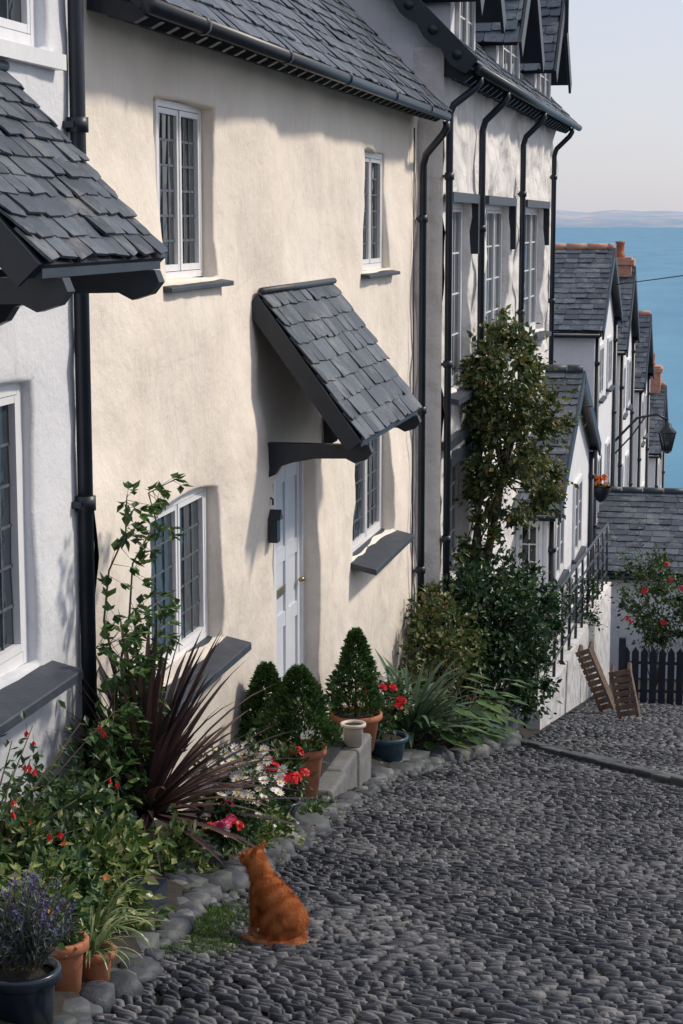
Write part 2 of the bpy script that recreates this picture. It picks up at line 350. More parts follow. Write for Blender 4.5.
# ============================================================ GROUND, SEA, SKY
mb=MB(); xs=[-600,-200,-60,-20,-10,-6,-4,-3,-2,-1,0,1,2,3,5,10,20,60,200,600]; ys=[-30,-10,0,4,8,12,16,20,24,28,32,36,38,42,50,60,80,110,150,190,215,260]
vs=[];
for y in ys:
    for x in xs:
        z=gz(y)-.012
        vs.append((x,y,z+ (0 if abs(x)<7 else (abs(x)-7)*.25*(1 if x<0 else -.1)*(1 if y<150 else 0))))
nx=len(xs); mb.add(vs,[(j*nx+i,j*nx+i+1,(j+1)*nx+i+1,(j+1)*nx+i) for j in range(len(ys)-1) for i in range(nx-1)],0,True)
mb.obj('ground',['soil'])
t=NT('sea_water'); v=t.coord(scale=(1,.25,1)); n1=t.noise(v,.012,5,.6); t.col(t.ramp(n1,[(.3,(.055,.20,.33)),(.7,(.10,.28,.41))])); t.rough(.5); t.b.inputs['Specular IOR Level'].default_value=.25
t.nrm(t.bump(t.noise(t.coord(scale=(.4,1,1)),.25,5,.65),.6,.8)); M['sea']=t.m
mb=MB(); mb.add([(-45000,150,-75),(45000,150,-75),(45000,42000,-75),(-45000,42000,-75)],[(0,1,2,3)]); mb.obj('sea',['sea'])
t=NT('hazy_coast'); v=t.coord(scale=(.001,.001,.006)); t.col(t.ramp(t.noise(v,1.6,6,.6),[(.36,(.25,.35,.46)),(.54,(.34,.40,.48)),(.68,(.50,.45,.46))])); t.rough(1); M['coast']=t.m  # distance haze painted into the coast's base colours, no volume
mb=MB(); vs=[];n=120
for i in range(n+1):
    x=-9000+24000*i/n; h=175+60*noise.noise(V((x*.0004,3,0)))+36*noise.noise(V((x*.002,7,0)))
    vs+=[(x,26000,-80),(x,26300,h*.55-50),(x,28500,h-10),(x,33000,-80)]
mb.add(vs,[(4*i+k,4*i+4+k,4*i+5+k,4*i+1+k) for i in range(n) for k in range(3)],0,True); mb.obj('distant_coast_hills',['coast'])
# cobbles
LE=[(3,-1.9),(5,-2.0),(6.3,-2.08),(8.36,-2.36),(10,-2.42),(12,-2.52),(14,-2.62),(16,-2.4),(17.5,-2.15),(20,-2.0),(28,-1.95)]
def ledge(y): return float(np.interp(y,[a for a,b in LE],[b for a,b in LE]))
def cobbles():
    st=[]
    y=3.8
    while y<29:
        sp=.033 if y<10 else (.040 if y<15 else (.052 if y<20 else .07)); x=-2.7+R()*.1
        ws=1 if y<14 else 1.2
        while x<1.2+y*.02:
            w=ru(.040,.115)*ws*(1+.4*noise.noise(V((x*2,y*2,9)))); xc=x+w/2
            yy=y+.18*noise.noise(V((x*1.0,y*.7,0)))+.07*noise.noise(V((x*3.5,y*3,2)))+ru(-.008,.008)
            if xc>ledge(yy)+.02 and R()>.012: st.append((xc,yy,w*.5*ru(.9,1.05),sp*.5*ru(.75,1.15),ru(.003,.014)*(1.5 if R()<.06 else 1),noise.noise(V((x*.9,y*.9,4)))*.9+ru(-.2,.2)))
            x+=w+.004
        y+=sp
    A=np.array(st); n=len(A); k=8; ang=np.linspace(0,2*np.pi,k,endpoint=False)
    ca=np.sign(np.cos(ang))*np.abs(np.cos(ang))**.75; sa=np.sign(np.sin(ang))*np.abs(np.sin(ang))**.75
    V3=np.zeros((n,2*k+1,3)); tilt=rng.uniform(-.12,.12,(n,1))
    for ring,(sc,hz) in enumerate(((1.0,-.012),(.76,.80))):
        jx=1+rng.uniform(-.15,.15,(n,k)); 
        lx=A[:,2:3]*ca*sc*jx; ly=A[:,3:4]*sa*sc*jx
        c,s=np.cos(A[:,5:6]),np.sin(A[:,5:6])
        V3[:,ring*k:(ring+1)*k,0]=A[:,0:1]+lx*c-ly*s; V3[:,ring*k:(ring+1)*k,1]=A[:,1:2]+lx*s+ly*c
        V3[:,ring*k:(ring+1)*k,2]=(hz if ring==0 else 0)+(A[:,4:5]*hz*(1+rng.uniform(-.3,.3,(n,k)))+lx*tilt if ring else 0)
    V3[:,2*k,0]=A[:,0]; V3[:,2*k,1]=A[:,1]; V3[:,2*k,2]=A[:,4]
    und=.012*np.sin(A[:,0:1]*2.3+A[:,1:2]*1.1)+.012*np.sin(A[:,0:1]*5+A[:,1:2]*3.7)
    V3[:,:,2]+=-(1.5+.2*V3[:,:,1])+.008+und*.6+rng.uniform(-.004,.004,(n,1))
    base=(np.arange(n)*(2*k+1))[:,None]; i=np.arange(k); j=(i+1)%k
    quads=np.stack([base+i,base+j,base+k+j,base+k+i],-1).reshape(-1,4); tris=np.stack([base+k+i,base+k+j,base+2*k+0*i],-1).reshape(-1,3)
    me=bpy.data.meshes.new('cobbled_street'); nq,nt=len(quads),len(tris)
    me.vertices.add(n*(2*k+1)); me.vertices.foreach_set('co',V3.reshape(-1))
    me.loops.add(nq*4+nt*3); me.loops.foreach_set('vertex_index',np.concatenate([quads.reshape(-1),tris.reshape(-1)]).astype(np.int32))
    me.polygons.add(nq+nt); me.polygons.foreach_set('loop_start',np.concatenate([np.arange(nq)*4,nq*4+np.arange(nt)*3]).astype(np.int32))
    me.polygons.foreach_set('use_smooth',np.ones(nq+nt,bool)); me.materials.append(M['cobble']); me.update(calc_edges=True); me.validate()
    o=bpy.data.objects.new('cobbled_street',me); scene.collection.objects.link(o)
cobbles()
def rock(mb,c,r,mi=0,seed=None,sub=2):
    bm=bmesh.new(); bmesh.ops.create_icosphere(bm,subdivisions=sub,radius=1); s=seed if seed is not None else R()*100; rot=Matrix.Rotation(ru(-.9,.9),3,'Z')@Matrix.Rotation(ru(-.25,.25),3,'X')
    vs=[]
    for v in bm.verts:
        p=v.co.copy(); p*=1+.40*noise.noise(p*1.0+V((s,0,0)))+.16*noise.noise(p*2.6+V((s,0,0)))
        p=V((max(-.8,min(.8,p.x)),max(-.82,min(.82,p.y)),max(-.62,min(.62,p.z))))
        p=rot@V((p.x*r[0],p.y*r[1],p.z*r[2])); vs.append(V(c)+p)
    mb.add(vs,[[v.index for v in f.verts] for f in bm.faces],mi,True); bm.free()
mb=MB(); 
for off,hh in ((0,.065),(.16,.045)):
    x=-2.05
    while x<1.5:
        w=ru(.10,.24); y=18.65-(x+2.05)*2.0+off*1.6+ru(-.03,.03) ; obox(mb,(x,y,gz(y)),V((w,-w*2.0,.4*w)).normalized(),V((.89,.45,-.09)),ZA,(0,w*2.15),(-.07,.07),(-.05,hh+ru(-.012,.012)))
        x+=w
o=mb.obj('stone_kerb_step',['stone']); bv=o.modifiers.new('b','BEVEL'); bv.width=.018; bv.segments=2
mb=MB()
def bstones(y0,y1,off,big=.13):
    y=y0
    while y<y1:
        r=ru(.5,1.15)*big; x=ledge(y)-off+ru(-.05,.05); rock(mb,(x,y,gz(y)+r*.28),(r*ru(.8,1.3),r*ru(.8,1.4),r*ru(.6,1.0))); y+=r*ru(1.1,1.5)
bstones(5.2,8.2,.05,.085); bstones(5.5,8.2,.15,.08); bstones(8.0,12.2,.02,.11); bstones(8.2,12.2,.17,.12); bstones(14.0,18.6,.02,.14); bstones(14.2,18.2,.22,.15)
bstones(8.4,12.1,.30,.12); bstones(8,18,-.06,.05); bstones(12.1,14.0,-.02,.07)
mb.obj('stone_border',['stone'])
mb=MB(); vs=[];yy=[5,6,7,8,9,10,11,12,13,14,15,16,17,18,19,20]
for y in yy: vs+=[(-3.3,y,gz(y)+.12),(-2.9,y,gz(y)+.16),(ledge(y)-.1,y,gz(y)+.07),(ledge(y)+.02,y,gz(y)-.03)]
mb.add(vs,[(4*i+k,4*i+k+1,4*i+5+k,4*i+4+k) for i in range(len(yy)-1) for k in range(3)],0,True); mb.obj('flower_bed_soil',['soil'])
# ============================================================ MAIN COTTAGE
XW=-3.15
C=empty('cream_cottage')
ops=[dict(y=(10.23,11.42),z=(-.33,.69),rec=.13,sp=.28,arch=0),dict(y=(16.02,17.38),z=(-.42,.61),rec=.10,sp=.25,arch=0),
     dict(y=(9.97,11.48),z=(-2.62,-1.66),rec=.14,sp=.28,arch=.05),dict(y=(15.78,17.52),z=(-2.88,-1.9),rec=.12,sp=.25,arch=.03),
     dict(y=(12.80,14.29),z=(-3.74,-1.80),rec=.15,sp=.55,arch=.05)]
mb=MB(); wallgrid(mb,XW,(8.95,18.92),(-6.2,1.25),ops,.12,.045)
o=mb.obj('plaster_wall',['cream'],C,True); bv=o.modifiers.new('b','BEVEL'); bv.width=.04; bv.segments=3; bv.limit_method='ANGLE'; bv.angle_limit=math.radians(40)
mb=MB(); box(mb,(-7.5,XW-.2),(9.0,9.2),(-6.2,1.2)); box(mb,(-7.5,XW-.2),(18.7,18.9),(-6.2,1.2)); box(mb,(-7.7,-7.5),(9,18.9),(-6.2,1.2)); mb.obj('rear_walls',['cream'],C)
mf=MB();mg=MB()
window(mf,mg,(XW-.09,10.48,-.33),YA,XA,.93,1.02,2,6,3,.04)
window(mf,mg,(XW-.07,16.24,-.42),YA,XA,1.13,1.03,2,6,3,.05)
window(mf,mg,(XW-.10,10.22,-2.63),YA,XA,1.25,1.01,2,5,3,.05)
window(mf,mg,(XW-.09,16.0,-2.89),YA,XA,1.5,1.02,2,5,3,.055)
mf.obj('window_frames',['frame'],C); mg.obj('window_glass',['glass'],C)
mb=MB()
sill(mb,XW-.12,XW+.09,10.15,11.48,-.33,.03,.03); sill(mb,XW-.1,XW+.09,15.95,17.45,-.42,.03,.03)
sill(mb,XW-.12,XW+.16,9.9,11.58,-2.61,.05,.06); sill(mb,XW-.1,XW+.2,15.7,17.62,-2.87,.05,.07)
o=mb.obj('slate_sills',['sill'],C); bv=o.modifiers.new('b','BEVEL'); bv.width=.006; bv.segments=2
mb=MB(); xd=XW-.13; o=(xd,13.33,-3.74)
obox(mb,o,YA,ZA,XA,(0,.96),(0,1.99),(-.05,-.015),0)
obox(mb,o,YA,ZA,XA,(-.03,.035),(0,2.0),(-.05,.02),1); obox(mb,o,YA,ZA,XA,(.90,.97),(0,2.0),(-.05,.02),1); obox(mb,o,YA,ZA,XA,(.036,.899),(1.93,2.0),(-.05,.018),1)
for a,b,c,d in ((.06,.13,0,1.92),(.80,.87,0,1.92),(.4,.5,0,1.92)): obox(mb,o,YA,ZA,XA,(a,b),(c,d),(-.0148,.002),0)
for z in (.0,.72,1.22,1.82): obox(mb,o,YA,ZA,XA,(.131,.399),(z,z+.11),(-.0148,.0),0); obox(mb,o,YA,ZA,XA,(.501,.799),(z,z+.11),(-.0148,.0),0)
obox(mb,o,YA,ZA,XA,(.10,.36),(.98,1.04),(.002,.012),2)
tube(mb,[(xd+.03,13.33+.78,-3.74+1.0),(xd+.045,13.33+.83,-3.74+1.0)],.018,2,8)
o=mb.obj('front_door',['door','frame','brass','glass'],C)
mb=MB(); obox(mb,(XW+.02,12.62,-2.2),XA,YA,ZA,(0,.06),(0,.09),(0,.16),0); prism(mb,[(0,0),(.10,0),(.05,.07)],(XW+.01,12.61,-2.04),YA,ZA,XA,.09,0); tube(mb,[(XW+.04,12.66,-1.94),(XW+.04,12.66,-1.9),(XW,12.66,-1.88)],.008,0,6); mb.obj('door_bell_lantern',['iron'],C)
mb=MB(); dr=V((-1,0,1.02)); roofplane(mb,(-2.83,9.03,1.06),YA,dr,9.72,3.2,.24,.17,0,1,.06)
mb.obj('slate_roof',['slate','black'],C)
mb=MB(); roofplane(mb,(-7.45,9.03,1.06),YA,V((1,0,1.02)),9.72,3.2,.5,.4,0,1,.06); mb.obj('slate_roof_rear',['slate','black'],C)
mb=MB(); prism(mb,[(-7.5,1.2),(-5.12,3.4),(-3.0,1.2)],(0,9.05,0),XA,ZA,YA,.1,0); prism(mb,[(-7.5,1.2),(-5.12,3.4),(-3.0,1.2)],(0,18.6,0),XA,ZA,YA,.1,0); mb.obj('gable_ends',['cream'],C)
mb=MB(); tube(mb,[(-2.81,9.0,1.03),(-2.81,18.6,1.01)],.043,0,10)
y=9.1
while y<18.8:
    prism(mb,[(XW-.02,1.10),(-2.86,1.04),(-2.86,.99),(-2.92,.96),(XW-.02,1.03)],(0,y,0),XA,ZA,YA,.06,0); y+=.27
for y in (9.9,11.8,13.7,15.6,17.4): tube(mb,[(-2.81,y,1.025),(-2.81,y+.05,1.025)],.053,0,10)
mb.obj('gutter_and_rafter_ends',['black'],C)
mb=MB()
pipe(mb,-3.06,18.72,-5.4,.55,.036,0,swan=(-2.80,18.5,.96)); mb.obj('downpipe',['black'],C)
mb=MB()
tube(mb,[(XW+.035,18.5,.9),(XW+.035,18.52,-2),(XW+.035,18.5,-5)],.008,0,5); mb.obj('wall_cable',['iron'],C)
canopy('door_canopy',XW,-.48,-2.45,-1.44,12.45,14.8,-1.50)
mb=MB(); 
for a,b in ((12.3,12.8),(12.806,13.35),(13.356,13.85)): box(mb,(-3.2,-2.63+ru(-.015,.02)),(a,b),(-4.5,-3.855+ru(-.004,.004)))
o=mb.obj('door_step',['slab']); bv=o.modifiers.new('b','BEVEL'); bv.width=.03; bv.segments=3
mb=MB(); box(mb,(-3.05,-2.76),(12.45,13.5),(-3.849,-3.832)); 
for k in range(14): box(mb,(-3.03+k*.0192,-3.022+k*.0192),(12.47,13.48),(-3.832,-3.825))
mb.obj('door_mat',['mat'])
# ============================================================ LEFT COTTAGE A
A=empty('white_cottage')
mb=MB(); opA=[dict(y=(6.4,8.16),z=(-2.02,-.72),rec=.10,sp=.2,arch=.02),dict(y=(6.9,8.45),z=(.78,2.2),rec=.10,sp=.2,arch=0)]
XA_=XW+.02
wallgrid(mb,XA_,(2.0,8.93),(-4.2,5.2),opA,.14,.03,0,3)
o=mb.obj('wall',['white'],A,True); bv=o.modifiers.new('b','BEVEL'); bv.width=.03; bv.segments=3; bv.limit_method='ANGLE'; bv.angle_limit=math.radians(40)
mb=MB(); box(mb,(-7.5,XA_-.15),(8.75,8.92),(-4.2,5.2)); box(mb,(-7.7,-7.5),(2,8.92),(-4.2,5.2)); box(mb,(-7.5,XA_-.15),(2,2.2),(-4.2,5.2)); mb.obj('rear_walls',['white'],A)
mf=MB();mg=MB(); window(mf,mg,(XA_-.05,6.6,-2.02),YA,XA,1.56,1.31,3,6,3,.06); window(mf,mg,(XA_-.05,7.1,.78),YA,XA,1.35,1.42,2,5,3,.06)
obox(mf,(XA_,6.9,.70),XA,YA,ZA,(-.08,.07),(-.02,1.62),(-.01,.06)); mf.obj('window_frames',['frame'],A); mg.obj('window_glass',['glass'],A)
mb=MB(); sill(mb,XA_-.08,XA_+.17,6.3,8.30,-2.02,.05,.06); o=mb.obj('slate_sill',['sill'],A); bv=o.modifiers.new('b','BEVEL'); bv.width=.006
mb=MB(); roofplane(mb,(-2.8,2,5.1),YA,V((-1,0,1)),7,3.3,.3,.22,0,1); roofplane(mb,(-7.5,2,5.1),YA,V((1,0,1)),7,3.3,.5,.4,0,1); mb.obj('slate_roof',['slate','black'],A)
mb=MB(); pipe(mb,-3.075,8.70,-3.4,4.9,.038); mb.obj('downpipe',['black'],A)
canopy('porch_canopy',XA_,.64,-2.42,-.13,6.42,7.88,-.20,.17,.105)
# ============================================================ STONE HOUSE C
H=empty('whitewashed_stone_house'); XC=-2.9
opC=[dict(y=(19.3,21.0),z=(-1.75,.2),rec=.12,sp=.2,arch=0),dict(y=(22.1,24.6),z=(-1.6,.2),rec=.12,sp=.2,arch=0),dict(y=(26.2,29.0),z=(-1.6,.2),rec=.12,sp=.2,arch=0),dict(y=(19.3,20.9),z=(-3.75,-2.5),rec=.12,sp=.2,arch=0)]
mb=MB(); wallgrid(mb,XC,(18.95,30.6),(-8.2,1.7),opC,.15,.055,0,11,2.2)
vs=[(XC,18.95,-8.2),(XC,18.95,1.7),(-3.2,18.94,1.7),(-3.2,18.94,-8.2)]; mb.add(vs,[(0,1,2,3)])
o=mb.obj('stone_wall',['stonew'],H,True); bv=o.modifiers.new('b','BEVEL'); bv.width=.03; bv.segments=2; bv.limit_method='ANGLE'; bv.angle_limit=math.radians(40)
mb=MB(); box(mb,(-8,XC-.25),(30.35,30.58),(-8.2,1.7)); box(mb,(-8,-3.2),(18.93,19.1),(-8.2,1.7)); box(mb,(-8.2,-8),(18.9,30.6),(-8.2,1.7))
prism(mb,[(-7.9,1.7),(-5.4,4.2),(-2.95,1.7)],(0,30.3,0),XA,ZA,YA,.2,0); prism(mb,[(-7.9,1.7),(-5.4,4.2),(-2.95,1.7)],(0,19.0,0),XA,ZA,YA,.2,0)
mb.obj('rear_walls',['white'],H)
mf=MB();mg=MB();ms=MB();ml=MB()
for (y0,y1,z0,z1) in ((19.3,21,-1.75,.2),(22.1,24.6,-1.6,.2),(26.2,29,-1.6,.2),(19.3,20.9,-3.75,-2.5)):
    window(mf,mg,(XC-.09,y0+.18,z0),YA,XA,y1-y0-.18,z1-z0,3 if y1-y0>2 else 2,4,2,.06,lead=False); sill(ms,XC-.12,XC+.14,y0-.08,y1+.08,z0,.06,.05)
    obox(ml,(XC,y0,z1),XA,YA,ZA,(.0,.08),(-.15,y1-y0+.15),(.0,.10)); 
    if z1>0:
        obox(ml,(XC,y1,z1),XA,YA,ZA,(-.04,.08),(.03,.13),(-.55,-.001))
mf.obj('window_frames',['frame'],H); mg.obj('window_glass',['glass'],H); ms.obj('slate_sills',['sill'],H); ml.obj('timber_lintels',['black'],H)
mb=MB(); roofplane(mb,(-2.58,18.85,1.52),YA,V((-1,0,1)),11.9,4.0,.25,.18,0,1,.06); roofplane(mb,(-8.25,18.85,1.52),YA,V((1,0,1)),11.9,4.0,.5,.4,0,1,.06)
mb.obj('slate_roof',['slate','black'],H)
mb=MB(); tube(mb,[(-2.54,18.85,1.47),(-2.54,30.8,1.47)],.05,0,10)
y=19
while y<30.5: prism(mb,[(XC,1.6),(-2.62,1.5),(-2.62,1.42),(-2.7,1.36),(XC,1.42)],(0,y,0),XA,ZA,YA,.07,0); y+=.4
pts=[];n=60;S=4.0
for k in range(n+1):
    s=S*k/n; ww=.12+.045*abs(math.sin(s*math.pi/.34)); pts.append((s,-ww))
pts=[(S,.06),(0,.06)]+pts
prism(mb,pts,(-2.58,18.78,1.52),V((-1,0,1)).normalized(),V((1,0,1)).normalized(),YA,.05,0)
for k in range(11):
    s=.18+k*.34; c=V((-2.58,18.775,1.52))+V((-1,0,1)).normalized()*s+V((1,0,1)).normalized()*-.05
    tube(mb,[c+V((0,-.012,0)),c+V((0,.06,0))],.05,0,10)
pipe(mb,-2.84,18.98,-5.2,1.05,.036,0,swan=(-2.56,19.1,1.42))
for y in (21.3,25.4,29.7): pipe(mb,-2.82,y,-5.6 if y<25 else -3.4,1.0,.038,0,swan=(-2.56,y+.05,1.42))
for z in (-2.3,): obox(mb,(XC,18.97,z),XA,YA,ZA,(.0,.09),(0,2.2),(0,.09),0)
mb.obj('gutters_downpipes_and_bargeboard',['black'],H)
for i,(y0,y1,zt) in enumerate(((19.5,21.3,2.35),(23.2,25.6,2.25),(27.6,29.8,2.25))):
    D=MB(); ym=(y0+y1)/2; za=zt+(y1-y0)/2*.95
    prism(D,[(y0,1.3),(y1,1.3),(y1,zt),(ym,za),(y0,zt)],(XC-.02,0,0),YA,ZA,-XA,2.2,0); D.obj('dormer_wall',['white'],H)
    mf=MB();mg=MB(); window(mf,mg,(XC+.03,y0+.3,1.68),YA,XA,y1-y0-.6,.85,2,2,2,.06,lead=False); mf.obj('dormer_window',['frame'],H); mg.obj('dormer_glass',['glass'],H)
    D=MB()
    for sgn,ye in ((1,y0-.15),(-1,y1+.15)):
        dv=V((0,sgn*1.0,.95)).normalized(); S=abs(ym-ye)/abs(dv.y)
        roofplane(D,(-5.2,ye,zt-.14),XA,dv,2.55,S,.25,.2,0,1,.05)
        N=XA.cross(dv); N=N if N.z>0 else -N
        obox(D,(-2.63,ye,zt-.14),XA,dv,N,(0,.035),(-.03,S),(-.2,.02),1)
    obox(D,(-2.61,ym,za-.05),XA,YA,ZA,(0,.06),(-.03,.03),(-.5,.18),1)
    D.obj('dormer_roof',['slate','black'],H)
# ============================================================ D and lower houses
def gable_house(name,y0,y1,xf,xb,zb,ze,zr,wins=(),wall='white',sw=.28,sh=.22,chim=None,ridge='terra',nearwin=None,barge=True):
    E=empty(name); ym=(y0+y1)/2; mb=MB()
    prism(mb,[(y0,zb),(y1,zb),(y1,ze),(ym,zr),(y0,ze)],(xf,0,0),YA,ZA,-XA,xf-xb,0); mb.obj('walls',[wall],E)
    mb=MB()
    for s,ye in ((1,y0),(-1,y1)):
        dv=V((0,s*(ym-y0),zr-ze)); l=dv.length; dn=dv.normalized(); P=V((xb,ye,ze))-dn*.2+V((0,0,.06))
        roofplane(mb,P,XA,dn,xf-xb+.15,l+.2,sw,sh,0,1,.05)
        N=XA.cross(dn); N=N if N.z>0 else -N
        if barge: obox(mb,P,XA,dn,N,(xf-xb+.152,xf-xb+.19),(0,l+.2),(-.2,.02),1)
        obox(mb,P,XA,dn,N,(0,xf-xb+.15),(-.06,-.001),(-.1,.0),1)
    x=xb
    while x<xf+.1: tube(mb,[(x,ym,zr+.09),(min(x+.42,xf+.15),ym,zr+.09)],.08,2,8); x+=.44
    mb.obj('slate_roof',['slateold','black',ridge],E)
    mf=MB();mg=MB();ms=MB()
    for (a,b,c,d) in wins:
        window(mf,mg,(xf+.045,a,c),YA,XA,b-a,d-c,2,3,2,.06,lead=False); sill(ms,xf-.01,xf+.12,a-.06,b+.06,c-.002,.05,.02)
    if nearwin:
        a,b,c,d=nearwin; window(mf,mg,(a,y0-.045,c),XA,-YA,b-a,d-c,1 if b-a<.6 else 2,3,2,.05,lead=False)
    if wins or nearwin: mf.obj('window_frames',['frame'],E); mg.obj('window_glass',['glass'],E)
    if wins: ms.obj('slate_sills',['sill'],E)
    mb=MB(); pipe(mb,xf+.05,y0+.15,zb,ze-.1,.045,0); pipe(mb,xf+.05,y1-.15,zb,ze-.1,.045,0); tube(mb,[(xb,y0-.22,ze-.12),(xf+.12,y0-.22,ze-.12)],.05,0,8); mb.obj('downpipe_and_gutter',['black'],E)
    if chim:
        cx,cy,cz,ch=chim; mb=MB(); box(mb,(cx-.3,cx+.3),(cy-.4,cy+.4),(cz-.8,cz+ch),0); box(mb,(cx-.36,cx+.36),(cy-.46,cy+.46),(cz+ch-.18,cz+ch-.06),0)
        for k in (-.2,.2): lathe(mb,(cx,cy+k,cz+ch),[(.11,0),(.09,.1),(.085,.32),(.11,.34),(.11,.38),(.07,.38)],1,12)
        mb.obj('chimney',['brick','terra'],E)
    return E
gable_house('small_white_house',25.75,33.2,-2.45,-6.5,-8.2,-3.85,-2.35,wins=((26.6,27.9,-5.1,-3.9),(29.8,31.2,-5.3,-4.1)),nearwin=(-2.88,-2.52,-4.95,-4.05),ridge='sill')
gable_house('white_terrace_house',38,44,-2.75,-8,-11.5,-2.1,-.62,wins=((39,40.2,-3.6,-2.5),(41.7,42.9,-3.6,-2.5),(39,40.2,-6.2,-4.8),(41.7,42.9,-6.2,-4.8)),ridge='brick')
gable_house('white_terrace_house',44.8,50,-2.65,-8,-16,-2.9,-1.15,wins=((45.6,46.7,-4.6,-3.4),(47.9,49,-4.6,-3.4),(45.6,46.7,-7.2,-5.8),(47.9,49,-7.2,-5.8)),wall='white',ridge='brick',chim=(-2.85,47.4,-1.2,.35))
gable_house('white_terrace_house',51,56,-2.5,-8,-20,-4.3,-2.6,wins=((52,53,-6,-4.8),(54,55,-6,-4.8),(52,53,-8.8,-7.4),(54,55,-8.8,-7.4)),ridge='brick')
gable_house('white_terrace_house',58,64,-2.3,-8,-24,-6.9,-5.2,wins=((59,60,-8.6,-7.4),(61.5,62.5,-8.6,-7.4)),ridge='brick',chim=(-2.6,61,-5.2,.7))
gable_house('low_slate_roofed_house',37.6,43.4,.9,-2.72,-12,-6.85,-5.75,wins=(),sw=.3,sh=.24,ridge='sill',nearwin=(-.9,-.2,-8.3,-7.3))
gable_house('cream_lower_house',62,69,1.4,-1.45,-26,-11.2,-9.8,wins=(),wall='cream',ridge='brick',nearwin=(-.9,-.1,-13.5,-12.3))
mb=MB(); 
prism(mb,[(21,-8.5),(33.6,-8.5),(33.6,-6.35),(21,-5.50)],(-2.05,0,0),YA,ZA,-XA,.9,0); mb.obj('terrace_retaining_wall',['stonew'])
mb=MB(); 
def rz(y): return -5.50-.0675*(y-21)
ys_=[20.1+1.1*k for k in range(13)]
for y in ys_:
    zb=rz(y) if y>21 else gz(y); tube(mb,[(-2.12,y,zb-.05),(-2.12,y,rz(y)+1.08)],.022,0,6); 
for h in (1.06,.78,.5,.22): tube(mb,[(-2.12,20.1,rz(20.1)+h),(-2.12,33.4,rz(33.4)+h)],.018 if h<1 else .024,0,6)
for y,x in ((20.1,-2.12),): 
    for h in (1.06,.6,.22): tube(mb,[(-2.12,y,rz(y)+h),(-2.75,y-.3,rz(y)+h)],.018,0,6)
mb.obj('iron_railing',['iron'])
mb=MB(); obox(mb,(-2.2,18.75,gz(19)),XA,YA,ZA,(-.6,.02),(0,1.2),(-.3,.30),0); obox(mb,(-2.2,18.75,gz(19)),XA,YA,ZA,(-.55,-.03),(.05,1.15),(.301,.308),1); o=mb.obj('stone_planter',['stone','soil'])
mb=MB()
for k in range(16):
    t=k/15; x=-1.42+1.9*t; y=27.2+.9*t; z=gz(y); prism(mb,[(-.05,0),(.05,0),(.05,.78),(0,.86),(-.05,.78)],(x,y,z),XA,ZA,YA,.03,0)
for h in (.2,.62): tube(mb,[(-1.5,27.22,gz(27.2)+h),(.55,28.15,gz(28.1)+h)],.03,0,4,sm=False)
for k in (-1.48,-.5,.5): 
    y=27.2+.9*(k+1.42)/1.9; obox(mb,(k,y,gz(y)),XA,YA,ZA,(-.05,.05),(.0,.1),(0,.98),0)
mb.obj('picket_fence',['black'])
def sledge(mb,o,L,w,U_,Wd):
    U_=U_.normalized(); Wd=(Wd-U_*Wd.dot(U_)).normalized(); Nn=U_.cross(Wd)
    for s in (0,w-.035):
        obox(mb,o,Wd,U_,Nn,(s,s+.035),(0,L),(-.03,.06),0); prism(mb,[(L-.001,-.03),(L-.001,.06),(L+.10,.11),(L+.13,.08),(L+.05,-.02)],V(o)+Wd*s,U_,Nn,Wd,.035,0)
    k=.03
    while k<L: obox(mb,o,Wd,U_,Nn,(-.012,w+.012),(k,k+.065),(-.046,-.031),0); k+=.085
mb=MB(); sledge(mb,(-1.28,23.3,gz(23.3)+.02),.55,.26,V((-.22,.10,.96)),V((.95,-.2,.18))); mb.obj('wooden_sledge',['wood'])
mb=MB(); sledge(mb,(-1.58,24.6,gz(24.6)+.02),.80,.22,V((-.40,.10,.90)),V((.8,-.5,.3))); mb.obj('wooden_sledge',['wood'])
# lamp
mb=MB(); lx,ly,lz=-1.50,44.4,-5.25
tube(mb,[(-2.7,ly,lz+.2),(-2.2,ly,lz+.75),(-1.75,ly,lz+.85),(lx,ly,lz+.72)],.03,0,8); tube(mb,[(-2.7,ly,lz-.1),(-2.3,ly,lz+.35),(-2.0,ly,lz+.8)],.02,0,6)
lathe(mb,(lx,ly,lz),[(.04,-.06),(.10,-.02),(.11,0),(.10,.015)],0,6); lathe(mb,(lx,ly,lz+.42),[(.21,0),(.22,.02),(.10,.15),(.09,.2),(.03,.26),(.02,.34)],0,6)
lathe(mb,(lx,ly,lz),[(.10,.015),(.195,.42)],1,6)
for k in range(6):
    t=2*math.pi*k/6; tube(mb,[(lx+.105*math.cos(t),ly+.105*math.sin(t),lz),(lx+.2*math.cos(t),ly+.2*math.sin(t),lz+.43)],.012,0,4)
mb.obj('street_lamp',['iron','glass'])
mb=MB(); tube(mb,[(-2.6,42,-1.35),(-1,41,-1.1),(1.5,39.5,-.55),(6,37,.6)],.012,0,5); mb.obj('overhead_wire',['iron'])
# ============================================================ PLANTS
mb=MB(); bl=[((-2.5,19.9,-4.25),(.55,1.0,.72)),((-2.8,19.6,-4.3),(.35,1.1,.6)),((-2.25,19.6,-4.75),(.45,.8,.45)),((-2.15,20.4,-4.2),(.40,.8,.52))]
foliage(mb,bl,14000,.085,.046,0,220,.21); twigs(mb,(-2.5,20.0,-5.4),bl,20,.02,1); mb.obj('evergreen_shrub',['leafdk','stem'])
mb=MB(); bl=[((-2.5,20.9,-1.75),(.46,.8,.5)),((-2.35,21.0,-2.35),(.52,.8,.5)),((-2.25,21.4,-1.5),(.3,.5,.35)),((-2.45,20.8,-2.95),(.42,.6,.4)),((-2.2,21.3,-2.9),(.34,.6,.35)),((-2.6,20.6,-1.2),(.2,.3,.25)),((-2.7,20.6,-3.5),(.22,.5,.3)),((-2.65,21.8,-1.1),(.15,.5,.2))]
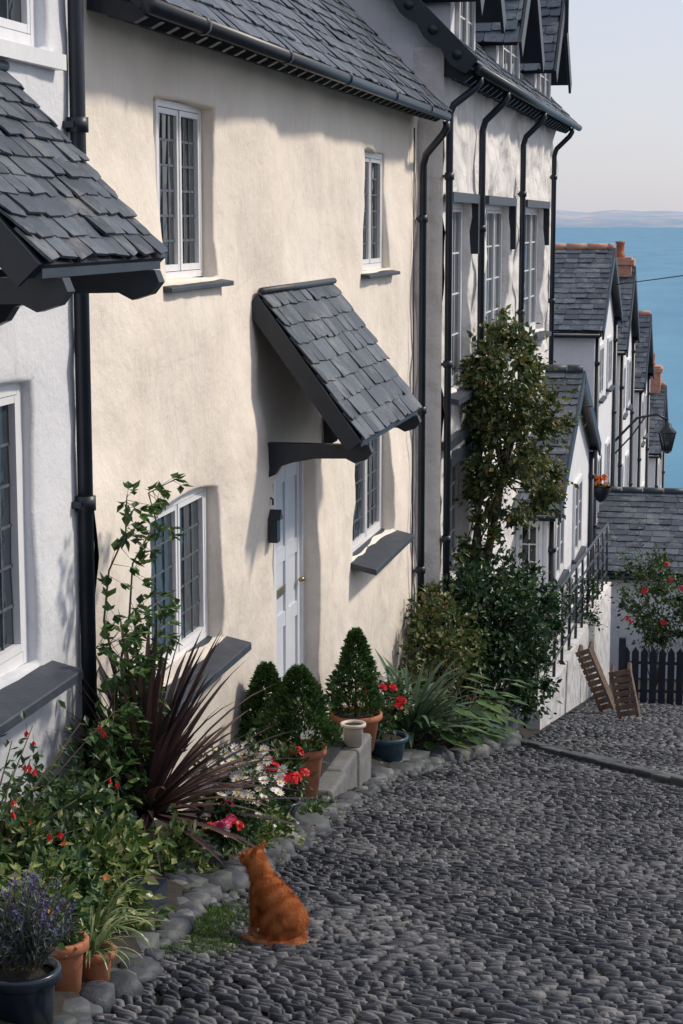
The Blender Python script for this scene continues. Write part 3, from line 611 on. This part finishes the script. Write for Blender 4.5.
foliage(mb,bl,11000,.085,.05,0,130,.24,.2)
tube(mb,[(-2.75,20.6,-5.5),(-2.72,20.6,-4.5),(-2.62,20.7,-3.6),(-2.5,20.9,-2.8),(-2.4,21.0,-2.0)],[.06,.05,.045,.035,.015],1,8)
tube(mb,[(-2.72,20.6,-4.6),(-2.8,20.5,-3.8),(-2.7,20.6,-3.0),(-2.55,20.7,-2.2)],[.035,.03,.025,.01],1,6); twigs(mb,(-2.5,20.9,-2.8),bl,24,.018,1); mb.obj('climbing_tree',['leafaut','bark'])
mb=MB(); bl=[((-2.85,18.4,-3.95),(.25,.6,.38)),((-2.75,17.9,-4.2),(.3,.5,.35)),((-2.7,18.8,-4.3),(.3,.4,.35))]
foliage(mb,bl,3200,.075,.045,0,60,.25); twigs(mb,(-2.8,18.3,-5.1),bl,12,.012,1); mb.obj('golden_shrub',['leafaut','stem'])
mb=MB(); bl=[((-2.3,28.8,-5.95),(.42,.6,.55))]; foliage(mb,bl,2500,.07,.035,0,60,.22); twigs(mb,(-2.3,28.8,-6.6),bl,6,.02,1); mb.obj('round_bush',['leafdk','stem'])
def rosebush(name,c,r,base,n=2600,nf=16,fm='red',L=.07,leafm='leaf'):
    mb=MB(); bl=[(c,r),((c[0]+r[0]*.4,c[1],c[2]-r[2]*.5),(r[0]*.6,r[1]*.7,r[2]*.6))]; foliage(mb,bl,n,L,L*.6,0,int(n/50),.26); twigs(mb,base,bl,14,.012,1)
    for _ in range(nf):
        d=rdir(); d.y=-abs(d.y); p=V(c)+V((d.x*r[0],d.y*r[1],d.z*r[2]))*1.02; cluster(mb,p,L*.8,2,9)
    mb.obj(name,[leafm,'stem',fm])
rosebush('red_rose_bush',(-1.15,29.4,-5.75),(.55,.6,.7),(-1.1,29.5,-7.3),3400,9)
rosebush('red_rose_bush',(-.35,29.2,-6.0),(.5,.6,.75),(-.3,29.4,-7.2),2600,6)
mb=MB(); bl=[((-2.45,36.2,-4.95),(.16,.3,.14))]; foliage(mb,bl,300,.08,.05,0,10,.3)
for _ in range(14): d=rdir(); cluster(mb,V(bl[0][0])+V((d.x*.16,d.y*.3,abs(d.z)*.15)),.06,1,8)
lathe(mb,(-2.45,36.2,-5.25),[(.02,-.05),(.12,.02),(.2,.2),(.2,.24)],2,12); tube(mb,[(-2.45,36.2,-5.0),(-2.45,36.2,-4.4),(-2.72,37.9,-4.2)],.01,2,5)
mb.obj('hanging_flower_basket',['leaf','orangef','iron'])
mb=MB(); blades(mb,(-2.72,16.1,gz(16.1)+.2),110,.86,.06,0,1.15,.6); blades(mb,(-2.9,16.7,gz(16.7)+.2),55,.7,.05,0,1.2,.7); mb.obj('agapanthus_plant',['blade'])
mb=MB()
for c in ((-2.45,16.7),(-2.35,17.3),(-2.5,17.9),(-2.65,16.3)):
    for _ in range(60):
        az=ru(0,6.28); h=V((math.cos(az),math.sin(az),ru(.5,1.9))); s=V((c[0],c[1],gz(c[1])+.08)); e=s+h*ru(.15,.42); tube(mb,[s,(s+e)*.5+ZA*.04,e],[.006,.005,.004],1,4,False); leaf(mb,e,V((h.x,h.y,-.15)),ru(.16,.28),ru(.08,.13),0,.12)
mb.obj('broad_leaf_plants',['leafbox','stem'])
mb=MB(); blades(mb,(-2.38,17.0,gz(17)+.1),45,.5,.035,0,1.3,.9); mb.obj('hosta_blades',['bladev'])
mb=MB(); c=(-2.84,8.85,gz(8.85)+.32); blades(mb,c,190,.86,.038,0,1.55,.32); blades(mb,(c[0],c[1],c[2]+.1),70,.88,.034,0,.6,.15); tube(mb,[(-2.84,8.85,gz(8.85)),c],[.05,.04],1,8); mb.obj('bronze_cordyline',['phorm','bark'])
def topiary(name,x,y,z,pr,ph,pm,h,r,cone=True):
    mb=MB(); pot(mb,(x,y,z),pr,ph,1,2)
    zt=z+ph; N=3000
    for _ in range(N):
        t=R()**1.25; a=ru(0,6.28); rad=r*( (1-t)**.75 if cone else math.sqrt(max(0,1-(2*t-1)**2)))*(1+.4*noise.noise(V((math.cos(a)*1.6,math.sin(a)*1.6+t*5,x))))*ru(.66,1.12)+.01
        p=V((x+rad*math.cos(a),y+rad*math.sin(a),zt+.03+t*h)); d=V((math.cos(a),math.sin(a),.9))+rdir()*.7; leaf(mb,p,d,.050,.024,0,up=rdir()+ZA)
    tube(mb,[(x,y,zt-.03),(x,y,zt+h*.5)],[.015,.008],3,6)
    mb.obj(name,['leafbox',pm,'soil','stem'])
topiary('potted_conical_topiary',-2.86,14.35,-4.14,.20,.30,'terra',.62,.19)
topiary('potted_box_topiary',-2.72,11.75,gz(11.75)+.14,.17,.32,'terra',.48,.24,True)
topiary('potted_conifer',-3.0,12.0,gz(12.0)+.16,.15,.30,'bluepot',.48,.17)
mb=MB(); pot(mb,(-2.70,13.45,-3.849),.085,.17,0,1,.75); mb.obj('cream_flower_pot',['creampot','soil'])
mb=MB(); pot(mb,(-2.72,14.95,gz(15)+.06),.17,.26,0,1); mb.obj('blue_flower_pot',['bluepot','soil'])
mb=MB(); blades(mb,(-3.0,12.5,-3.84),22,.42,.06,0,.9,.8); mb.obj('aspidistra_leaves',['blade'])
def flowerbush(name,c,r,n,L,fl,leafm='leaf',base=None,pt=None):
    mb=MB(); bl=[(c,r)]; foliage(mb,bl,n,L,L*.55,0,max(12,n//40),.28); mats=[leafm,'stem']; base=base or (c[0],c[1],c[2]-r[2]); twigs(mb,base,bl,10,.007,1)
    for kind,m,num,size in fl:
        mats.append(m); mi=len(mats)-1
        if kind=='daisy': mats.append('yellow')
        for _ in range(num):
            d=rdir(); d.z=abs(d.z)*.9; 
            if d.y>.3: d.y=-d.y
            p=V(c)+V((d.x*r[0],d.y*r[1],d.z*r[2]))*ru(1.05,1.3)
            if kind=='daisy': flower(mb,p,size,mi,11,mi+1,wide=.4)
            elif kind=='clus': cluster(mb,p,size,mi,18)
            else: flower(mb,p,size,mi,5)
    if pt:
        mats+= [pt[0],'soil']; pot(mb,pt[1],pt[2],pt[3],len(mats)-2,len(mats)-1)
    return mb.obj(name,mats)
flowerbush('white_daisy_plant',(-2.52,9.45,-2.97),(.20,.36,.19),1700,.05,[('daisy','whitep',95,.034)])
flowerbush('pink_geranium_plant',(-2.42,8.95,-3.02),(.13,.20,.11),600,.05,[('clus','pink',4,.034),('clus','red',2,.034),('daisy','whitep',8,.024)])
flowerbush('red_geranium_plant',(-2.56,10.55,-3.22),(.13,.22,.15),700,.06,[('clus','red',9,.045)],pt=('darkpot',(-2.56,10.55,gz(10.55)+.03),.11,.2))
flowerbush('red_and_white_flower_plant',(-2.76,15.1,-3.95),(.19,.38,.22),1000,.055,[('clus','red',14,.042),('clus','whitep',10,.036)])
flowerbush('green_bedding_plant',(-2.54,9.8,-3.36),(.20,.6,.16),1800,.05,[('flat','whitep',16,.014)],'leafyel')
flowerbush('low_leafy_plant',(-2.62,11.2,-3.66),(.14,.35,.10),700,.05,[],'leaf')
flowerbush('variegated_shrub',(-2.46,7.05,-2.66),(.20,.40,.24),2000,.062,[('flat','whitep',3,.015)],'leafyel')
flowerbush('yellow_green_shrub',(-2.42,6.45,-2.45),(.17,.3,.16),900,.05,[('flat','orangef',3,.016)],'leaf')
flowerbush('low_green_plant',(-2.32,6.0,-2.36),(.16,.3,.12),900,.045,[('flat','orangef',4,.014)],'leafyel')
flowerbush('green_leafy_shrub',(-2.72,7.15,-2.55),(.22,.5,.26),2200,.055,[],'leaf')
flowerbush('yellow_leaf_shrub',(-2.66,6.5,-2.42),(.18,.35,.18),1200,.05,[],'leafyel')
mb=MB(); blades(mb,(-2.24,6.35,gz(6.35)+.2),70,.26,.012,0,1.3,.8); blades(mb,(-2.16,6.07,gz(6.07)+.18),70,.20,.010,0,1.3,.8); mb.obj('spider_plants',['bladev'])
mb=MB(); pot(mb,(-2.21,5.90,gz(5.90)),.088,.25,0,1); mb.obj('terracotta_pot',['terra','soil'])
flowerbush('potted_herb',(-2.21,5.90,gz(5.9)+.29),(.07,.08,.07),350,.035,[],'leafbox')
mb=MB(); pot(mb,(-2.16,6.10,gz(6.1)),.07,.18,0,1); mb.obj('terracotta_pot',['terra','soil'])
mb=MB(); pot(mb,(-2.17,5.44,gz(5.44)-.02),.115,.26,0,1,.8); 
mb.obj('dark_glazed_pot',['darkpot','soil'])
mb=MB(); c=V((-2.17,5.44,-2.34))
for _ in range(170):
    az=ru(0,6.28); h=V((math.cos(az)*ru(.1,.9),math.sin(az)*ru(.1,.9),1)).normalized(); L=ru(.12,.29); s=c+V((ru(-.07,.07),ru(-.07,.07),0)); e=s+h*L; tube(mb,[s,s+h*L*.5,e+V((0,0,-.01))],[.0022,.002,.0015],1,4,False)
    for k in range(22): p=s+h*L*(.1+.8*R()); leaf(mb,p,h+rdir()*.8,.034,.008,0)
    if R()<.25:
        for k in range(12): p=e+h*ru(-.03,.02); leaf(mb,p,h*.4+rdir(),.012,.009,2)
mb.obj('lavender_plant',['lav','stem','purple'])
mb=MB(); box(mb,(-2.62,-2.38),(6.9,7.7),(-3.3,-2.86),0); o=mb.obj('dark_planter_box',['darkpot'])
mb=MB(); 
for _ in range(34):
    s=V((-2.75,6.5,-2.7)); e=V((-2.68+ru(-.25,.3),6.65+ru(-.5,.6),ru(-2.4,-1.98))); m=(s+e)*.5+V((0,0,.15)); tube(mb,[s,m,e],[.006,.004,.002],1,4,False)
    for k in range(24): p=s.lerp(e,.3+.7*R())+rdir()*.05; leaf(mb,p,rdir()-ZA*.3,.05,.026,0)
    if R()<.55:
        for k in range(2):
            p=e+rdir()*.03; tube(mb,[p,p-ZA*.03],[.001,.001],1,3,False)
            for q in range(4): leaf(mb,p-ZA*.03,-ZA+rdir()*.5,.035,.014,2)
mb.obj('fuchsia_plant',['leafdk','stem','red'])
mb=MB(); 
for k in range(10):
    y=8.6+ru(-.15,.12); pts=[V((-3.02,y,-3.2))]
    tz=ru(-2.4,-1.25); ty=ru(-.45,.95)
    for i in range(1,9):
        f=i/8; pts.append(V((-3.02+.18*f*R()+.06,y+ty*f*f+.04*math.sin(i*2+k),-3.2+(tz+3.2)*math.sin(f*1.5))))
    tube(mb,pts,[.009-.0008*i for i in range(9)],1,5,False)
    for i in range(3,9):
        for _ in range(7):
            p=pts[i-1].lerp(pts[i],R()); d=rdir(); d.x=abs(d.x); q=p+d*ru(.04,.13); tube(mb,[p,q],[.002,.001],1,3,False)
            for w in (-1,0,1): leaf(mb,q,d+rdir()*.7+V((0,w*.7,0)),ru(.05,.085),ru(.035,.055),0)
mb.obj('climbing_rose',['leafbox','stem'])
mb=MB(); bl=[((-2.95,8.5,-2.7),(.13,.3,.35)),((-2.85,8.1,-2.95),(.18,.35,.22))]; foliage(mb,bl,1500,.055,.035,0,30,.3); mb.obj('ivy_leaves',['leafbox'])
mb=MB(); bl=[((-2.75,7.7,-2.9),(.2,.35,.18)),((-2.6,8.5,-3.1),(.15,.3,.14))]; foliage(mb,bl,1600,.06,.035,0,30,.3); mb.obj('leafy_ground_plant',['leafyel'])
mb=MB()
def tuft(x,y,n,L=.05,sp=.05):
    for _ in range(n):
        px,py=x+random.gauss(0,sp),y+random.gauss(0,sp*1.6)
        s=V((px,py,gz(py)-.005)); d=V((ru(-.5,.5),ru(-.5,.5),1)).normalized(); l=L*ru(.5,1.3); sd=d.cross(rdir()).normalized()*.0028
        mb.add([s-sd,s+sd,s+d*l*.6+sd*.6+V((d.x,d.y,0))*l*.2,s+d*l+V((d.x,d.y,-.2))*l*.4,s+d*l*.6-sd*.6+V((d.x,d.y,0))*l*.2],[(0,1,2,3,4)],0)
for _ in range(110): y=ru(6.9,8.1); tuft(ledge(y)+abs(random.gauss(.06,.09)),y,50,.035,.04)
for _ in range(70):
    y=ru(5.2,18.5); tuft(ledge(y)+ru(-.04,.06),y,16,.04,.03)
for _ in range(20): y=ru(13.2,15); tuft(ledge(y)+ru(0,.12),y,30,.05,.04)
for _ in range(160):
    y=ru(4.5,14); tuft(ledge(y)+abs(random.gauss(0,.6)),y,5,.016,.02)
mb.obj('grass',['grass'])
# ============================================================ CAT
def pm(name,c,r=.5):
    t=NT(name); t.col(tuple(c)); t.rough(r); return t.m
def cat():
    E=empty('orange_cat'); bm=bmesh.new()
    def ell(c,r,rot=None):
        m=Matrix.Translation(c)@(rot.to_4x4() if rot else Matrix.Identity(4))@Matrix.Diagonal((r[0],r[1],r[2],1)); bmesh.ops.create_icosphere(bm,subdivisions=3,radius=1,matrix=m)
    def cap(a,b,ra,rb,n=7):
        a,b=V(a),V(b)
        for i in range(n+1): t=i/n; q=ra+(rb-ra)*t; ell(a.lerp(b,t),(q,q,q))
    Ry=lambda d:Matrix.Rotation(math.radians(d),3,'Y')
    hp=V((.104,0,.312)); HR=Matrix.Rotation(math.radians(16),3,'Z')@Ry(-14); HS=1.12
    def hd(c,r): ell(hp+HR@(V(c)*HS),tuple(q*HS for q in r),HR)
    ell((-.085,0,.088),(.090,.080,.088))
    cap((-.080,0,.105),(-.02,0,.160),.081,.074); cap((-.02,0,.160),(.042,0,.215),.074,.056)
    for s in (-1,1):
        ell((-.055,s*.058,.075),(.074,.038,.070),Ry(-25)); ell((.006,s*.072,.016),(.046,.018,.0155)); cap((-.07,s*.066,.03),(-.01,s*.072,.02),.024,.018)
        ell((.050,s*.040,.178),(.032,.024,.055),Ry(10)); cap((.062,s*.034,.165),(.080,s*.028,.03),.027,.0155); ell((.092,s*.028,.0135),(.025,.0165,.0135))
        hd((.022,s*.020,-.012),(.022,.019,.017))
        for t in np.linspace(0,1,12): hd((-.004-.006*t,s*(.025+.007*t),.028+.038*t),(.0065,.0185*(1-t)+.003,.007))
    ell((.060,0,.180),(.042,.050,.064)); cap((.046,0,.222),(.088,0,.285),.052,.044)
    hd((0,0,0),(.044,.045,.039)); hd((.016,0,.004),(.030,.032,.028))
    for t in np.linspace(0,1,5): hd((.034+.018*t,0,-.008),(.018-.004*t,.019-.005*t,.015-.003*t))
    tp=[(-.165,-.01,.028),(-.172,.045,.024),(-.14,.098,.020),(-.075,.120,.018),(-.005,.124,.016),(.05,.112,.015)]
    for i in range(5): cap(tp[i],tp[i+1],.022-.0015*i,.0205-.0015*i,6)
    me=bpy.data.meshes.new('body'); bm.to_mesh(me); bm.free(); ob=bpy.data.objects.new('body',me); scene.collection.objects.link(ob)
    rm=ob.modifiers.new('r','REMESH'); rm.mode='VOXEL'; rm.voxel_size=.004; sm=ob.modifiers.new('s','SMOOTH'); sm.iterations=7; sm.factor=.5
    dg=bpy.context.evaluated_depsgraph_get(); dg.update(); ev=ob.evaluated_get(dg); nm=bpy.data.meshes.new_from_object(ev); ob.modifiers.clear(); ob.data=nm
    for p in nm.polygons: p.use_smooth=True
    t=NT('orange_tabby_fur'); t.rough(.9); t.b.inputs['Specular IOR Level'].default_value=.15
    tc=t.add('ShaderNodeTexCoord'); mp=t.add('ShaderNodeMapping'); mp.inputs['Rotation'].default_value=(0,.7,0); t.link(tc.outputs['Object'],mp.inputs[0])
    wv=t.add('ShaderNodeTexWave'); wv.inputs['Scale'].default_value=5; wv.inputs['Distortion'].default_value=11; wv.inputs['Detail'].default_value=4; wv.inputs['Detail Scale'].default_value=.9; t.link(mp.outputs[0],wv.inputs['Vector'])
    c=t.ramp(wv.outputs['Fac'],[(0,(.37,.115,.036)),(.6,(.46,.165,.055))])
    sp=t.add('ShaderNodeSeparateXYZ'); t.link(tc.outputs['Object'],sp.inputs[0]); c=t.mix(t.ramp(sp.outputs[2],[(.012,.5),(.04,0)]),c,(.58,.42,.30)); t.col(c); fm=t.m
    nm.materials.clear(); nm.materials.append(fm); ob.parent=E
    cos=np.array([v.co[:] for v in nm.vertices]); pl=list(nm.polygons); ar=np.array([p.area for p in pl]); ar/=ar.sum()
    pick=rng.choice(len(pl),46000,p=ar); vs=[];fs=[]
    for i in pick:
        p=pl[i]; w=rng.dirichlet(np.ones(len(p.vertices))); c=V(w@cos[list(p.vertices)]); n=p.normal
        head=c.x>.08 and c.z>.28
        fl=V((-1,0,-.25)) if head else V((-.6,0,-.8)); fl=fl-n*fl.dot(n); ck=noise.noise_vector(c*30)
        d=(n*.55+fl*.75+ck*.6+rdir()*.22).normalized()
        l=(.007 if head else .017)*ru(.6,1.3)
        if c.z<.03: l*=.5
        s=d.cross(n+rdir()*.2).normalized()*.0007; k=len(vs); vs+=[c-s,c+s,c+d*l]; fs.append((k,k+1,k+2))
    mb=MB(); mb.add(vs,fs); mb.obj('fur',[fm],E)
    mb=MB()
    def ball(c,r,m_):
        bb=bmesh.new(); bmesh.ops.create_icosphere(bb,subdivisions=2,radius=1); mb.add([hp+HR@((V(c)+V((v.co.x*r[0],v.co.y*r[1],v.co.z*r[2])))*HS) for v in bb.verts],[[v.index for v in f.verts] for f in bb.faces],m_,True); bb.free()
    for s in (-1,1):
        ball((.036,s*.019,.012),(.008,.0080,.0075),0); ball((.0415,s*.0205,.012),(.004,.003,.0058),1)
        mb.add([hp+HR@(V(q)*HS) for q in ((.004,s*.016,.030),(.004,s*.040,.026),(-.002,s*.032,.060))],[(0,1,2)],2)
        for k in range(6):
            a=hp+HR@(V((.052,s*.010,-.008))*HS); mb.add([a,a+V((0,0,.0005)),a+HR@V((.012+.004*k,s*.05,.004*(k-2)-.004))],[(0,1,2)],3)
    ball((.0665,0,-.003),(.003,.0045,.003),2)
    mb.obj('face_details',[pm('amber_eye',(.30,.16,.03),.1),pm('pupil',(.004,.004,.004),.1),pm('cat_skin_pink',(.42,.19,.15)),pm('whisker',(.8,.8,.8))],E)
    E.location=(-1.835,7.42,gz(7.42)+.014); E.rotation_euler=(0,0,math.radians(150)); E.scale=(1.0,1.0,1.0)
    return E
cat()
# ============================================================ LIGHT, WORLD, CAMERA
el,az=math.radians(42),math.radians(60)   # azimuth clockwise from +Y
w=bpy.data.worlds.new('World'); scene.world=w; w.use_nodes=True; nt=w.node_tree; bg=nt.nodes['Background']
sk=nt.nodes.new('ShaderNodeTexSky'); sk.sky_type='NISHITA'; sk.sun_disc=False; sk.sun_elevation=el; sk.sun_rotation=az; sk.air_density=1.0; sk.dust_density=1.2; sk.ozone_density=2
mx=nt.nodes.new('ShaderNodeMix'); mx.data_type='RGBA'; mx.inputs[0].default_value=.62; nt.links.new(sk.outputs[0],mx.inputs[6]); mx.inputs[7].default_value=(6.7,6.6,7.5,1)
nt.links.new(mx.outputs[2],bg.inputs[0]); bg.inputs[1].default_value=.12
sl=bpy.data.lights.new('sun','SUN'); sl.energy=3.0; sl.angle=math.radians(6); sl.color=(1,.88,.74); so=bpy.data.objects.new('sun',sl); scene.collection.objects.link(so)
d=V((math.sin(az)*math.cos(el),math.cos(az)*math.cos(el),math.sin(el))); so.rotation_euler=d.to_track_quat('Z','Y').to_euler(); so.location=d*50
cam=bpy.data.cameras.new('camera'); co=bpy.data.objects.new('camera',cam); scene.collection.objects.link(co); scene.camera=co
cam.sensor_fit='VERTICAL'; cam.sensor_height=36; cam.sensor_width=24; cam.lens=1900/1024*36; cam.clip_end=90000; cam.clip_start=.1
co.rotation_euler=(math.pi/2-.1515,0,.2044)
scene.view_settings.view_transform='Standard'; scene.view_settings.look='None'; scene.view_settings.exposure=0
